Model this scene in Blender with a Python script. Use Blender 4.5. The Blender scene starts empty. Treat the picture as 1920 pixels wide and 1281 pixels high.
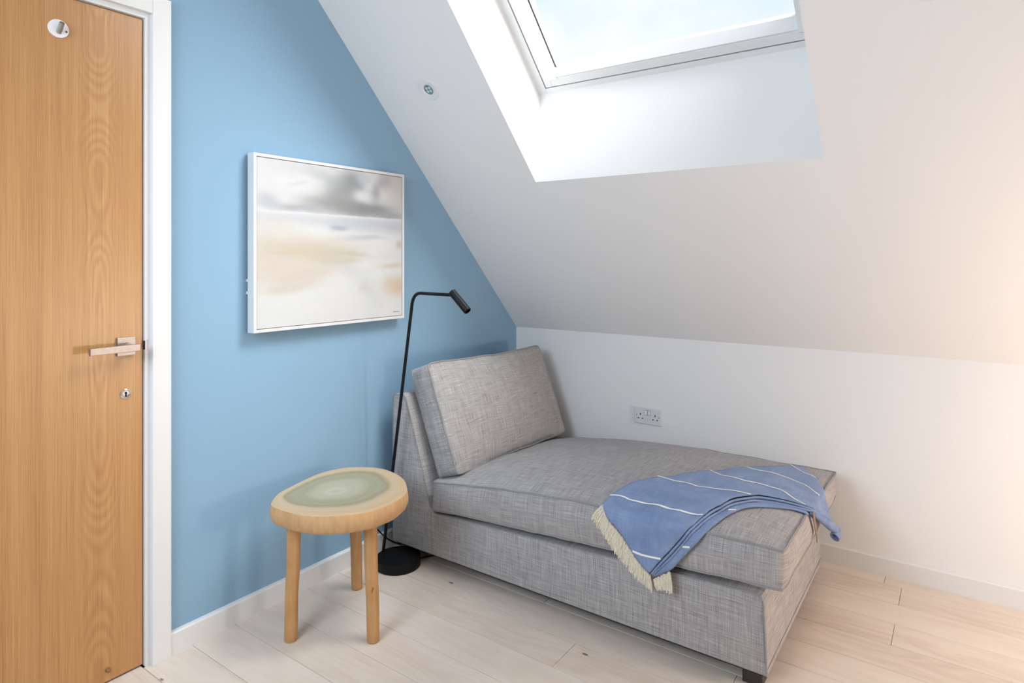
import bpy, bmesh, math, random
import numpy as np
from mathutils import Vector, Matrix, noise as mnoise
from mathutils.geometry import delaunay_2d_cdt

random.seed(7)
scene = bpy.context.scene
COL = scene.collection
PI = math.pi

# ------------------------------------------------------------------ camera
cam_d = bpy.data.cameras.new('camera')
cam = bpy.data.objects.new('camera', cam_d)
COL.objects.link(cam)
cam.location = (2.1278, -3.0204, 1.30)
cam.rotation_euler = (PI / 2, 0, 0.6205424)
cam_d.sensor_width = 36.0
cam_d.lens = 1186.673 / 1920 * 36
cam_d.shift_y = -(640.5 - 486.852) / 1920
cam_d.clip_start = 0.02
scene.camera = cam

# ------------------------------------------------------------------ exposure, sky, lights
scene.view_settings.view_transform = 'Standard'
scene.view_settings.look = 'None'
scene.view_settings.exposure = 0.0
scene.view_settings.gamma = 1.0
scene.view_settings.use_curve_mapping = False

world = bpy.data.worlds.new('sky')
scene.world = world
world.use_nodes = True
wt = world.node_tree
wt.nodes.clear()
w_out = wt.nodes.new('ShaderNodeOutputWorld')
w_bg = wt.nodes.new('ShaderNodeBackground')
w_tc = wt.nodes.new('ShaderNodeTexCoord')
w_map = wt.nodes.new('ShaderNodeMapping')
w_map.inputs['Location'].default_value = (0.35, 0.1, 0.62)
w_no = wt.nodes.new('ShaderNodeTexNoise')
w_no.inputs['Scale'].default_value = 4.2
w_no.inputs['Detail'].default_value = 6
w_no.inputs['Roughness'].default_value = 0.55
w_cr = wt.nodes.new('ShaderNodeValToRGB')
w_cr.color_ramp.elements[0].position = 0.42
w_cr.color_ramp.elements[0].color = (0.775, 0.875, 0.945, 1)
w_cr.color_ramp.elements[1].position = 0.60
w_cr.color_ramp.elements[1].color = (0.97, 0.985, 1.0, 1)
w_bg.inputs['Strength'].default_value = 1.08
wt.links.new(w_tc.outputs['Generated'], w_map.inputs['Vector'])
wt.links.new(w_map.outputs['Vector'], w_no.inputs['Vector'])
wt.links.new(w_no.outputs['Fac'], w_cr.inputs['Fac'])
wt.links.new(w_cr.outputs['Color'], w_bg.inputs['Color'])
wt.links.new(w_bg.outputs['Background'], w_out.inputs['Surface'])

H_KNEE, SLOPE = 0.908351, 1.0351608
TH = math.atan(SLOPE)
SN, CS = math.sin(TH), math.cos(TH)


def win(x, s, n):
    """point on the sloped roof: x along the room, s up the slope, n outward"""
    return Vector((x, -s * CS + n * SN, H_KNEE + s * SN + n * CS))


def area_light(name, loc, direction, sx, sy, power, color):
    d = bpy.data.lights.new(name, 'AREA')
    d.shape = 'RECTANGLE'
    d.size, d.size_y = sx, sy
    d.energy = power
    d.color = color
    o = bpy.data.objects.new(name, d)
    COL.objects.link(o)
    o.location = loc
    o.rotation_euler = Vector(direction).to_track_quat('-Z', 'Y').to_euler()
    return o


# soft hazy sun from the upper right, falling through the skylight
sn = bpy.data.lights.new('hazy_sun', 'SUN')
sn.energy = 16.5
sn.angle = math.radians(62)
sn.color = (0.985, 1.0, 0.985)
sno = bpy.data.objects.new('hazy_sun', sn)
COL.objects.link(sno)
sno.location = (6, 3, 8)
sno.rotation_euler = Vector((-0.75, -0.05, -0.65)).to_track_quat('-Z', 'Y').to_euler()
# unseen area light added under the closed rear slope, as daylight from behind
area_light('rear_fill_daylight', (0.9, -3.75, 1.80), (0.0, SN, -CS), 1.1, 1.1, 44, (0.70, 0.86, 1.0))

# sky portal of the skylight in view
po = area_light('skylight_portal', win(1.175, 1.88, 0.40), (0, -SN, -CS), 1.2, 1.3, 1, (1, 1, 1))
po.data.cycles.is_portal = True
# warm bedside lamp just right of the frame
pl = bpy.data.lights.new('bedside_lamp', 'POINT')
pl.energy = 54
pl.color = (1.0, 0.82, 0.68)
pl.shadow_soft_size = 0.12
plo = bpy.data.objects.new('bedside_lamp', pl)
COL.objects.link(plo)
plo.location = (3.40, -0.74, 0.76)


# ------------------------------------------------------------------ helpers
def obj_from(name, verts, faces, mat=None, parent=None, smooth=False, mats=None, midx=None):
    me = bpy.data.meshes.new(name)
    me.from_pydata([tuple(v) for v in verts], [], faces)
    me.update()
    for m in (mats or ([mat] if mat else [])):
        me.materials.append(m)
    if midx is not None:
        me.polygons.foreach_set('material_index', midx)
    if smooth:
        me.polygons.foreach_set('use_smooth', [True] * len(me.polygons))
    o = bpy.data.objects.new(name, me)
    COL.objects.link(o)
    if parent is not None:
        o.parent = parent
    return o


def obj_bm(name, bm, mat=None, parent=None, smooth=False):
    bmesh.ops.recalc_face_normals(bm, faces=bm.faces[:])
    me = bpy.data.meshes.new(name)
    bm.to_mesh(me)
    bm.free()
    if mat:
        me.materials.append(mat)
    if smooth:
        me.polygons.foreach_set('use_smooth', [True] * len(me.polygons))
    o = bpy.data.objects.new(name, me)
    COL.objects.link(o)
    if parent is not None:
        o.parent = parent
    return o


def autosmooth(o, angle=35):
    try:
        o.data.set_sharp_from_angle(angle=math.radians(angle))
    except Exception:
        pass
    return o


def empty(name, loc=(0, 0, 0)):
    o = bpy.data.objects.new(name, None)
    o.empty_display_size = 0.1
    COL.objects.link(o)
    o.location = loc
    return o


def tag(o, label=None, cat=None, group=None, kind=None):
    if label: o['label'] = label
    if cat: o['category'] = cat
    if group: o['group'] = group
    if kind: o['kind'] = kind
    return o


def bm_box(bm, lo, hi, bevel=0.0, seg=2, xf=None):
    r = bmesh.ops.create_cube(bm, size=1.0)
    vs = r['verts']
    for v in vs:
        v.co = Vector((lo[i] + (v.co[i] + 0.5) * (hi[i] - lo[i]) for i in range(3)))
    if bevel > 0:
        es = list({e for v in vs for e in v.link_edges})
        rb = bmesh.ops.bevel(bm, geom=es, offset=bevel, segments=seg, profile=0.5, affect='EDGES')
        vs = list({v for f in rb['faces'] for v in f.verts} | {v for v in vs if v.is_valid})
    if xf:
        for v in vs:
            v.co = xf(v.co)
    return vs


def box(name, lo, hi, mat, parent=None, bevel=0.0, seg=2, xf=None):
    bm = bmesh.new()
    bm_box(bm, lo, hi, bevel, seg, xf)
    return obj_bm(name, bm, mat, parent)


def bm_prism(bm, poly, axis, a, b):
    """extrude a 2D polygon along an axis; poly gives the other two coordinates in order"""
    def P(p, t):
        c = list(p)
        c.insert(axis, t)
        return Vector(c)
    v0 = [bm.verts.new(P(p, a)) for p in poly]
    v1 = [bm.verts.new(P(p, b)) for p in poly]
    n = len(poly)
    bm.faces.new(v0)
    bm.faces.new(list(reversed(v1)))
    for i in range(n):
        bm.faces.new((v0[i], v0[(i + 1) % n], v1[(i + 1) % n], v1[i]))


def catmull(pts, n_per, closed=False):
    pts = [np.array(p, float) for p in pts]
    out = []
    N = len(pts)
    rng = N if closed else N - 1
    for i in range(rng):
        if closed:
            p0, p1, p2, p3 = pts[(i - 1) % N], pts[i], pts[(i + 1) % N], pts[(i + 2) % N]
        else:
            p0, p1, p2, p3 = pts[max(i - 1, 0)], pts[i], pts[i + 1], pts[min(i + 2, N - 1)]
        for k in range(n_per):
            t = k / n_per
            out.append(0.5 * ((2 * p1) + (-p0 + p2) * t + (2 * p0 - 5 * p1 + 4 * p2 - p3) * t * t
                              + (-p0 + 3 * p1 - 3 * p2 + p3) * t ** 3))
    if not closed:
        out.append(pts[-1])
    return out


def resample(pts, n, closed=False):
    P = np.array(pts, float)
    if closed:
        P = np.vstack([P, P[:1]])
    d = np.concatenate([[0], np.cumsum(np.linalg.norm(np.diff(P, axis=0), axis=1))])
    t = np.linspace(0, d[-1], n + 1)[:-1] if closed else np.linspace(0, d[-1], n)
    return np.stack([np.interp(t, d, P[:, k]) for k in range(P.shape[1])], axis=1)


def tube_data(pts, rad, sides=10, closed=False, caps=True, flat=1.0, base=0):
    pts = [Vector(p) for p in pts]
    n = len(pts)
    rads = rad if hasattr(rad, '__len__') else [rad] * n
    verts, faces = [], []
    up = None
    for i in range(n):
        if closed:
            t = (pts[(i + 1) % n] - pts[(i - 1) % n]).normalized()
        else:
            t = (pts[min(i + 1, n - 1)] - pts[max(i - 1, 0)]).normalized()
        if up is None:
            up = Vector((0, 0, 1)) if abs(t.z) < 0.9 else Vector((1, 0, 0))
        u = (up - t * up.dot(t)).normalized()
        up = u
        v = t.cross(u)
        for k in range(sides):
            a = 2 * PI * k / sides
            verts.append(pts[i] + (u * math.cos(a) * flat + v * math.sin(a)) * rads[i])
    rng = n if closed else n - 1
    for i in range(rng):
        j = (i + 1) % n
        for k in range(sides):
            k2 = (k + 1) % sides
            faces.append((base + i * sides + k, base + i * sides + k2, base + j * sides + k2, base + j * sides + k))
    if caps and not closed:
        faces.append(tuple(base + k for k in reversed(range(sides))))
        faces.append(tuple(base + (n - 1) * sides + k for k in range(sides)))
    return verts, faces


def tube(name, pts, rad, mat, parent=None, sides=10, closed=False, caps=True, flat=1.0):
    v, f = tube_data(pts, rad, sides, closed, caps, flat)
    o = obj_from(name, v, f, mat, parent, smooth=True)
    return autosmooth(o, 50)


def multi_tube(name, curves, mat, parent=None, sides=6, flat=1.0):
    V, F = [], []
    for pts, rad, closed in curves:
        v, f = tube_data(pts, rad, sides, closed, True, flat, len(V))
        V += v
        F += f
    o = obj_from(name, V, F, mat, parent, smooth=True)
    return autosmooth(o, 50)


def lathe(name, profile, mat, parent=None, seg=32, xf=None, smooth=True):
    """profile: (radius, height) pairs round the local z axis"""
    V, F = [], []
    for r, z in profile:
        for k in range(seg):
            a = 2 * PI * k / seg
            V.append(Vector((r * math.cos(a), r * math.sin(a), z)))
    for i in range(len(profile) - 1):
        for k in range(seg):
            k2 = (k + 1) % seg
            F.append((i * seg + k, i * seg + k2, (i + 1) * seg + k2, (i + 1) * seg + k))
    F.append(tuple(reversed(range(seg))))
    F.append(tuple((len(profile) - 1) * seg + k for k in range(seg)))
    if xf:
        V = [xf(v) for v in V]
    o = obj_from(name, V, F, mat, parent, smooth=smooth)
    bm = bmesh.new()
    bm.from_mesh(o.data)
    bmesh.ops.recalc_face_normals(bm, faces=bm.faces[:])
    bm.to_mesh(o.data)
    bm.free()
    return autosmooth(o, 40)


# ------------------------------------------------------------------ materials
def s2l(c):
    return tuple((x / 255 / 12.92) if x / 255 <= 0.04045 else ((x / 255 + 0.055) / 1.055) ** 2.4 for x in c)


class NT:
    def __init__(self, name):
        self.m = bpy.data.materials.new(name)
        self.m.use_nodes = True
        self.t = self.m.node_tree
        self.b = self.t.nodes['Principled BSDF']

    def n(self, typ, **kw):
        nd = self.t.nodes.new(typ)
        for k, v in kw.items():
            if k in nd.inputs:
                nd.inputs[k].default_value = v
            else:
                setattr(nd, k, v)
        return nd

    def l(self, a, b):
        self.t.links.new(a, b)

    def math(self, op, a, b=None):
        nd = self.t.nodes.new('ShaderNodeMath')
        nd.operation = op
        for i, x in enumerate((a, b)):
            if x is None: continue
            if isinstance(x, (int, float)):
                nd.inputs[i].default_value = x
            else:
                self.l(x, nd.inputs[i])
        return nd.outputs[0]

    def coord(self, kind='Object'):
        return self.n('ShaderNodeTexCoord').outputs[kind]

    def mapping(self, vec, scale=(1, 1, 1), loc=(0, 0, 0)):
        nd = self.n('ShaderNodeMapping')
        nd.inputs['Scale'].default_value = scale
        nd.inputs['Location'].default_value = loc
        self.l(vec, nd.inputs['Vector'])
        return nd.outputs[0]

    def noise(self, vec, scale=5.0, detail=3.0, rough=0.5, dist=0.0):
        nd = self.n('ShaderNodeTexNoise')
        nd.inputs['Scale'].default_value = scale
        nd.inputs['Detail'].default_value = detail
        nd.inputs['Roughness'].default_value = rough
        nd.inputs['Distortion'].default_value = dist
        self.l(vec, nd.inputs['Vector'])
        return nd.outputs['Fac']

    def ramp(self, fac, stops):
        nd = self.n('ShaderNodeValToRGB')
        el = nd.color_ramp.elements
        while len(el) < len(stops):
            el.new(0.5)
        for e, (p, c) in zip(el, stops):
            e.position = p
            e.color = (*c, 1) if len(c) == 3 else c
        self.l(fac, nd.inputs[0])
        return nd.outputs[0]

    def mix(self, fac, a, b, blend='MIX'):
        nd = self.n('ShaderNodeMix', data_type='RGBA', blend_type=blend)
        for sock, x in ((nd.inputs[0], fac), (nd.inputs[6], a), (nd.inputs[7], b)):
            if isinstance(x, (int, float)):
                sock.default_value = x
            elif isinstance(x, tuple):
                sock.default_value = (*x, 1) if len(x) == 3 else x
            else:
                self.l(x, sock)
        return nd.outputs[2]

    def bump(self, h, strength=0.2, dist=0.002):
        nd = self.n('ShaderNodeBump')
        nd.inputs['Strength'].default_value = strength
        nd.inputs['Distance'].default_value = dist
        self.l(h, nd.inputs['Height'])
        self.l(nd.outputs[0], self.b.inputs['Normal'])

    def base(self, x):
        if isinstance(x, tuple):
            self.b.inputs['Base Color'].default_value = (*x[:3], 1)
        else:
            self.l(x, self.b.inputs['Base Color'])


def plain(name, col, rough=0.5, metal=0.0, spec=0.5, vary=0.0, bump=0.0, scale=40):
    m = NT(name)
    m.b.inputs['Roughness'].default_value = rough
    m.b.inputs['Metallic'].default_value = metal
    m.b.inputs['Specular IOR Level'].default_value = spec
    c = m.coord()
    f = m.noise(c, scale, 3)
    lo = tuple(max(0, x * (1 - vary)) for x in col)
    hi = tuple(min(1, x * (1 + vary)) for x in col)
    m.base(m.ramp(f, [(0.3, lo), (0.7, hi)]))
    if bump:
        m.bump(f, bump, 0.001)
    return m.m


M_WHITE_PAINT = plain('white_wall_paint', (0.80, 0.80, 0.80), 0.85, spec=0.25, vary=0.006, bump=0.03, scale=220)
M_BLUE_PAINT = plain('blue_wall_paint', (0.252, 0.41, 0.56), 0.8, spec=0.25, vary=0.01, bump=0.03, scale=220)
M_TRIM = plain('white_satin_trim', (0.74, 0.74, 0.74), 0.38, spec=0.4, vary=0.005, scale=30)
M_FRAME = plain('white_lacquered_frame', (0.68, 0.68, 0.685), 0.45, spec=0.3, vary=0.005, scale=30)
M_PVC = plain('white_window_paint', (0.76, 0.765, 0.77), 0.35, vary=0.005)
M_GASKET = plain('dark_gasket', (0.03, 0.03, 0.035), 0.6)
M_BLACK = plain('black_powder_coat', (0.003, 0.003, 0.0035), 0.5, spec=0.25)
M_STEEL = plain('brushed_nickel', (0.41, 0.375, 0.355), 0.42, metal=1.0, vary=0.05, scale=90)
M_CHROME = plain('chrome', (0.72, 0.70, 0.68), 0.15, metal=1.0)
M_DARK = plain('dark_recess', (0.012, 0.011, 0.010), 0.7)
M_PLASTIC = plain('white_plastic', (0.70, 0.70, 0.72), 0.3, vary=0.004)
M_PLASTIC2 = plain('white_rocker_plastic', (0.78, 0.78, 0.80), 0.28, vary=0.004)
M_FEET = plain('dark_plastic_feet', (0.03, 0.022, 0.018), 0.5)
M_FRINGE = plain('cream_cotton_fringe', (0.72, 0.66, 0.53), 0.9, spec=0.1, vary=0.10, scale=160)
M_STRIPE = plain('cream_woven_stripe', (0.86, 0.85, 0.80), 0.9, spec=0.1, vary=0.04, scale=200)
M_BEIGE_TAB = plain('beige_tab', (0.27, 0.20, 0.155), 0.9, spec=0.1, vary=0.05)
M_LED = plain('downlight_diode', (0.55, 0.66, 0.66), 0.2)
M_LENS = plain('downlight_lens', (0.16, 0.27, 0.28), 0.12)


def glass_mat():
    m = NT('window_glass')
    t = m.t
    tr = m.n('ShaderNodeBsdfTransparent')
    tr.inputs[0].default_value = (0.985, 0.995, 1.0, 1)
    gl = m.n('ShaderNodeBsdfGlossy')
    gl.inputs['Roughness'].default_value = 0.02
    mx = m.n('ShaderNodeMixShader')
    mx.inputs[0].default_value = 0.008
    m.l(tr.outputs[0], mx.inputs[1])
    m.l(gl.outputs[0], mx.inputs[2])
    out = [n for n in t.nodes if n.type == 'OUTPUT_MATERIAL'][0]
    m.l(mx.outputs[0], out.inputs['Surface'])
    return m.m


M_GLASS = glass_mat()


def door_oak():
    m = NT('oak_veneer')
    c = m.coord()
    sep = m.n('ShaderNodeSeparateXYZ')
    m.l(c, sep.inputs[0])
    y, z = sep.outputs['Y'], sep.outputs['Z']
    # slow meander of the heart line and the swelling of the cathedral ovals along the height
    zc = m.n('ShaderNodeCombineXYZ')
    m.l(m.math('MULTIPLY', z, 1.0), zc.inputs['Z'])
    zc.inputs['X'].default_value = 3.1
    wob = m.noise(zc.outputs[0], 1.3, 1, 0.4)
    zc2 = m.n('ShaderNodeCombineXYZ')
    m.l(z, zc2.inputs['Z'])
    zc2.inputs['X'].default_value = 8.7
    swell = m.noise(zc2.outputs[0], 1.5, 2.0, 0.55)
    dy = m.math('ADD', m.math('ADD', y, 2.185), m.math('MULTIPLY', m.math('SUBTRACT', wob, 0.5), 0.035))
    fine = m.noise(m.mapping(c, (1, 26, 1.1)), 3.0, 3, 0.6)
    dyn = m.math('ADD', dy, m.math('MULTIPLY', m.math('SUBTRACT', fine, 0.5), 0.016))
    sw = m.math('MULTIPLY', m.math('SUBTRACT', swell, 0.40), 0.34)
    r = m.math('SQRT', m.math('ADD', m.math('MULTIPLY', dyn, dyn), m.math('MULTIPLY', sw, sw)))
    ring = m.math('SINE', m.math('MULTIPLY', r, 560.0))
    ring01 = m.math('ADD', m.math('MULTIPLY', ring, 0.5), 0.5)
    # rings fade away from the heart into straight grain
    fade = m.n('ShaderNodeMapRange')
    m.l(m.math('ABSOLUTE', dy), fade.inputs[0])
    fade.inputs[1].default_value = 0.015
    fade.inputs[2].default_value = 0.06
    fade.inputs[3].default_value = 0.42
    fade.inputs[4].default_value = 0.03
    straight = m.noise(m.mapping(c, (1, 260, 1.6)), 1.6, 3, 0.6)
    streak = m.noise(m.mapping(c, (1, 34, 0.35)), 1.0, 3, 0.55)
    pores = m.noise(m.mapping(c, (1, 420, 9)), 1.0, 2, 0.6)
    f = m.math('ADD', m.math('MULTIPLY', m.math('SUBTRACT', ring01, 0.5), fade.outputs[0]),
               m.math('ADD', m.math('MULTIPLY', m.math('SUBTRACT', straight, 0.5), 1.9),
                      m.math('MULTIPLY', m.math('SUBTRACT', streak, 0.5), 1.1)))
    f = m.math('ADD', m.math('MULTIPLY', f, 0.55), 0.5)
    col = m.ramp(f, [(0.0, (0.27, 0.112, 0.032)), (0.35, (0.405, 0.190, 0.060)), (0.62, (0.485, 0.250, 0.088)), (1.0, (0.60, 0.345, 0.140))])
    pr = m.ramp(pores, [(0.30, (0.72, 0.66, 0.60)), (0.46, (1, 1, 1))])
    m.base(m.mix(0.55, col, pr, 'MULTIPLY'))
    m.b.inputs['Roughness'].default_value = 0.34
    m.b.inputs['Specular IOR Level'].default_value = 0.75
    m.bump(pores, 0.05, 0.001)
    return m.m


def floor_oak():
    m = NT('pale_oak_plank')
    c = m.coord()
    info = m.n('ShaderNodeObjectInfo')
    off = m.n('ShaderNodeCombineXYZ')
    rnd = info.outputs['Random']
    m.l(m.math('MULTIPLY', rnd, 37.0), off.inputs['X'])
    m.l(m.math('MULTIPLY', rnd, 91.0), off.inputs['Y'])
    m.l(m.math('MULTIPLY', rnd, 53.0), off.inputs['Z'])
    va = m.n('ShaderNodeVectorMath', operation='ADD')
    m.l(c, va.inputs[0])
    m.l(off.outputs[0], va.inputs[1])
    v = va.outputs[0]
    warp = m.noise(m.mapping(v, (1.6, 6, 1)), 1.0, 2, 0.5)
    sep = m.n('ShaderNodeSeparateXYZ')
    m.l(v, sep.inputs[0])
    rings = m.math('SINE', m.math('ADD', m.math('MULTIPLY', sep.outputs['Y'], 60.0), m.math('MULTIPLY', warp, 55.0)))
    fine = m.noise(m.mapping(v, (2.0, 130, 1)), 1.0, 4, 0.65)
    blot = m.noise(m.mapping(v, (1.1, 7, 1)), 1.3, 3, 0.5)
    f = m.math('ADD', m.math('MULTIPLY', rings, 0.07),
               m.math('ADD', m.math('MULTIPLY', m.math('SUBTRACT', fine, 0.5), 0.55),
                      m.math('MULTIPLY', m.math('SUBTRACT', blot, 0.5), 0.7)))
    f = m.math('ADD', m.math('ADD', f, 0.5), m.math('MULTIPLY', m.math('SUBTRACT', rnd, 0.5), 0.35))
    col = m.ramp(f, [(0.1, (0.585, 0.475, 0.39)), (0.45, (0.70, 0.595, 0.51)), (0.9, (0.77, 0.675, 0.595))])
    # small dark knots
    vo = m.n('ShaderNodeTexVoronoi')
    vo.inputs['Scale'].default_value = 3.4
    m.l(m.mapping(v, (0.7, 1.5, 1)), vo.inputs['Vector'])
    kn = m.ramp(vo.outputs['Distance'], [(0.0, (0.22, 0.16, 0.12)), (0.022, (0.34, 0.26, 0.2)), (0.034, (1, 1, 1))])
    m.base(m.mix(1.0, col, kn, 'MULTIPLY'))
    m.b.inputs['Roughness'].default_value = 0.55
    m.b.inputs['Specular IOR Level'].default_value = 0.3
    m.bump(fine, 0.06, 0.001)
    return m.m


def fabric_grey():
    m = NT('grey_melange_fabric')
    c = m.n('ShaderNodeAttribute', attribute_name='weave').outputs['Vector']
    def threads(scale, loc):
        n1 = m.noise(m.mapping(c, scale, loc), 1.0, 0.6, 0.5)
        n2 = m.noise(m.mapping(c, tuple(k * 0.5 for k in scale), tuple(k + 13 for k in loc)), 1.0, 0.0, 0.5)
        return m.math('ADD', m.math('MULTIPLY', m.math('SUBTRACT', n1, 0.5), 0.95), m.math('MULTIPLY', m.math('SUBTRACT', n2, 0.5), 0.30))
    fx = threads((620, 15, 15), (0, 0, 0))
    fy = threads((15, 620, 15), (3, 7, 1))
    fz = threads((15, 15, 620), (5, 2, 9))
    big = m.noise(c, 6.0, 2, 0.5)
    # threads that run into a face do not show on it: weight each set by the face direction
    sn_ = m.n('ShaderNodeSeparateXYZ')
    m.l(m.coord('Normal'), sn_.inputs[0])
    def facing(f, ax):
        k = m.math('SUBTRACT', 1.0, m.math('MULTIPLY', sn_.outputs[ax], sn_.outputs[ax]))
        return m.math('MULTIPLY', f, k)
    s = m.math('MULTIPLY', m.math('ADD', m.math('ADD', facing(fx, 'X'), facing(fy, 'Y')), facing(fz, 'Z')), 0.60)
    s = m.math('ADD', s, m.math('MULTIPLY', m.math('SUBTRACT', big, 0.5), 0.05))
    s = m.math('ADD', s, 0.5)
    col = m.ramp(s, [(0.18, (0.16, 0.15, 0.152)), (0.40, (0.315, 0.30, 0.30)), (0.58, (0.405, 0.388, 0.385)), (0.84, (0.60, 0.58, 0.565))])
    m.base(col)
    m.b.inputs['Roughness'].default_value = 0.92
    m.b.inputs['Specular IOR Level'].default_value = 0.12
    m.b.inputs['Sheen Weight'].default_value = 0.08
    m.bump(s, 0.25, 0.0015)
    return m.m


def cloth_blue():
    m = NT('blue_woven_cotton')
    c = m.coord()
    a = m.noise(m.mapping(c, (500, 12, 12)), 1.0, 2, 0.6)
    b = m.noise(m.mapping(c, (12, 500, 500)), 1.0, 2, 0.6)
    big = m.noise(c, 16.0, 3, 0.5)
    s = m.math('ADD', m.math('MULTIPLY', m.math('ADD', a, b), 0.3), m.math('MULTIPLY', big, 0.4))
    m.base(m.ramp(s, [(0.35, (0.158, 0.225, 0.39)), (0.65, (0.262, 0.342, 0.525))]))
    m.b.inputs['Roughness'].default_value = 0.92
    m.b.inputs['Specular IOR Level'].default_value = 0.1
    m.b.inputs['Sheen Weight'].default_value = 0.1
    m.bump(s, 0.2, 0.001)
    return m.m


def table_top_wood():
    m = NT('cross_cut_log')
    a = m.n('ShaderNodeAttribute', attribute_name='ring')
    r = a.outputs['Fac']
    c = m.coord()
    nz = m.noise(c, 9.0, 3, 0.55)
    r2 = m.math('ADD', r, m.math('MULTIPLY', m.math('SUBTRACT', nz, 0.5), 0.16))
    wob = m.noise(c, 30.0, 2, 0.5)
    rr = m.math('ADD', m.math('MULTIPLY', r2, 95.0), m.math('MULTIPLY', wob, 3.0))
    rings = m.math('ADD', m.math('MULTIPLY', m.math('SINE', rr), 0.5), 0.5)
    slow = m.math('ADD', m.math('MULTIPLY', m.math('SINE', m.math('MULTIPLY', r2, 27.0)), 0.5), 0.5)
    col = m.ramp(r2, [(0.0, (0.43, 0.405, 0.30)), (0.10, (0.48, 0.46, 0.36)), (0.30, (0.39, 0.37, 0.26)), (0.50, (0.32, 0.30, 0.195)),
                      (0.58, (0.30, 0.262, 0.16)), (0.67, (0.54, 0.41, 0.265)), (0.85, (0.59, 0.435, 0.275)), (1.0, (0.56, 0.385, 0.22))])
    dk = m.mix(m.math('MULTIPLY', rings, 0.10), col, (0.22, 0.17, 0.09))
    dk = m.mix(m.math('MULTIPLY', slow, 0.12), dk, (0.70, 0.62, 0.5))
    crack = m.noise(m.mapping(c, (70, 22, 5)), 1.0, 2, 0.5)
    m.base(m.mix(1.0, dk, m.ramp(crack, [(0.17, (0.45, 0.38, 0.28)), (0.22, (1, 1, 1))]), 'MULTIPLY'))
    m.b.inputs['Roughness'].default_value = 0.55
    m.b.inputs['Specular IOR Level'].default_value = 0.3
    m.bump(rings, 0.03, 0.001)
    return m.m


def pole_wood(name, stops, long_axis='Z'):
    m = NT(name)
    c = m.coord()
    sc = (60, 60, 3) if long_axis == 'Z' else (70, 70, 14)
    g = m.noise(m.mapping(c, sc), 1.0, 4, 0.6, 0.4)
    b = m.noise(c, 14.0, 3, 0.5)
    kn = m.noise(m.mapping(c, (30, 30, 14)), 1.0, 2, 0.5)
    f = m.math('ADD', m.math('MULTIPLY', g, 0.6), m.math('MULTIPLY', b, 0.4))
    col = m.ramp(f, stops)
    m.base(m.mix(1.0, col, m.ramp(kn, [(0.23, (0.35, 0.24, 0.14)), (0.29, (1, 1, 1))]), 'MULTIPLY'))
    m.b.inputs['Roughness'].default_value = 0.6
    m.b.inputs['Specular IOR Level'].default_value = 0.25
    m.bump(g, 0.15, 0.001)
    return m.m


M_DOOR = door_oak()
M_FLOOR = floor_oak()
M_SUBFLOOR = plain('dark_joint_filler', (0.16, 0.10, 0.06), 0.8)  # dark brown subfloor, showing in the plank joints
M_FABRIC = fabric_grey()
M_PIPING = plain('grey_piping', (0.30, 0.287, 0.28), 0.9, spec=0.1, vary=0.18, scale=260)
M_BLUE = cloth_blue()
M_TABLE_TOP = table_top_wood()
M_TABLE_SIDE = pole_wood('debarked_log_edge', [(0.3, (0.48, 0.275, 0.125)), (0.7, (0.62, 0.40, 0.21))], 'A')
M_LEG = pole_wood('debarked_branch', [(0.3, (0.41, 0.205, 0.078)), (0.7, (0.57, 0.34, 0.155))])

# ------------------------------------------------------------------ room shell
XR, YB = 4.6, -4.7            # right wall, wall behind the camera
RIDGE = -2.35
Z_RIDGE = H_KNEE - RIDGE * SLOPE
S_RIDGE = -RIDGE / CS
OX0, OX1 = 0.602, 1.746       # skylight opening
OS0, OS1 = 1.0155, 2.62
WN = 0.2975                   # depth of the reveal
WS0, WS1 = 1.271, 2.52        # window ring along the slope

DY0, DY1, DZ = -2.9015, -2.0575, 2.0715     # clear opening

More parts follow.
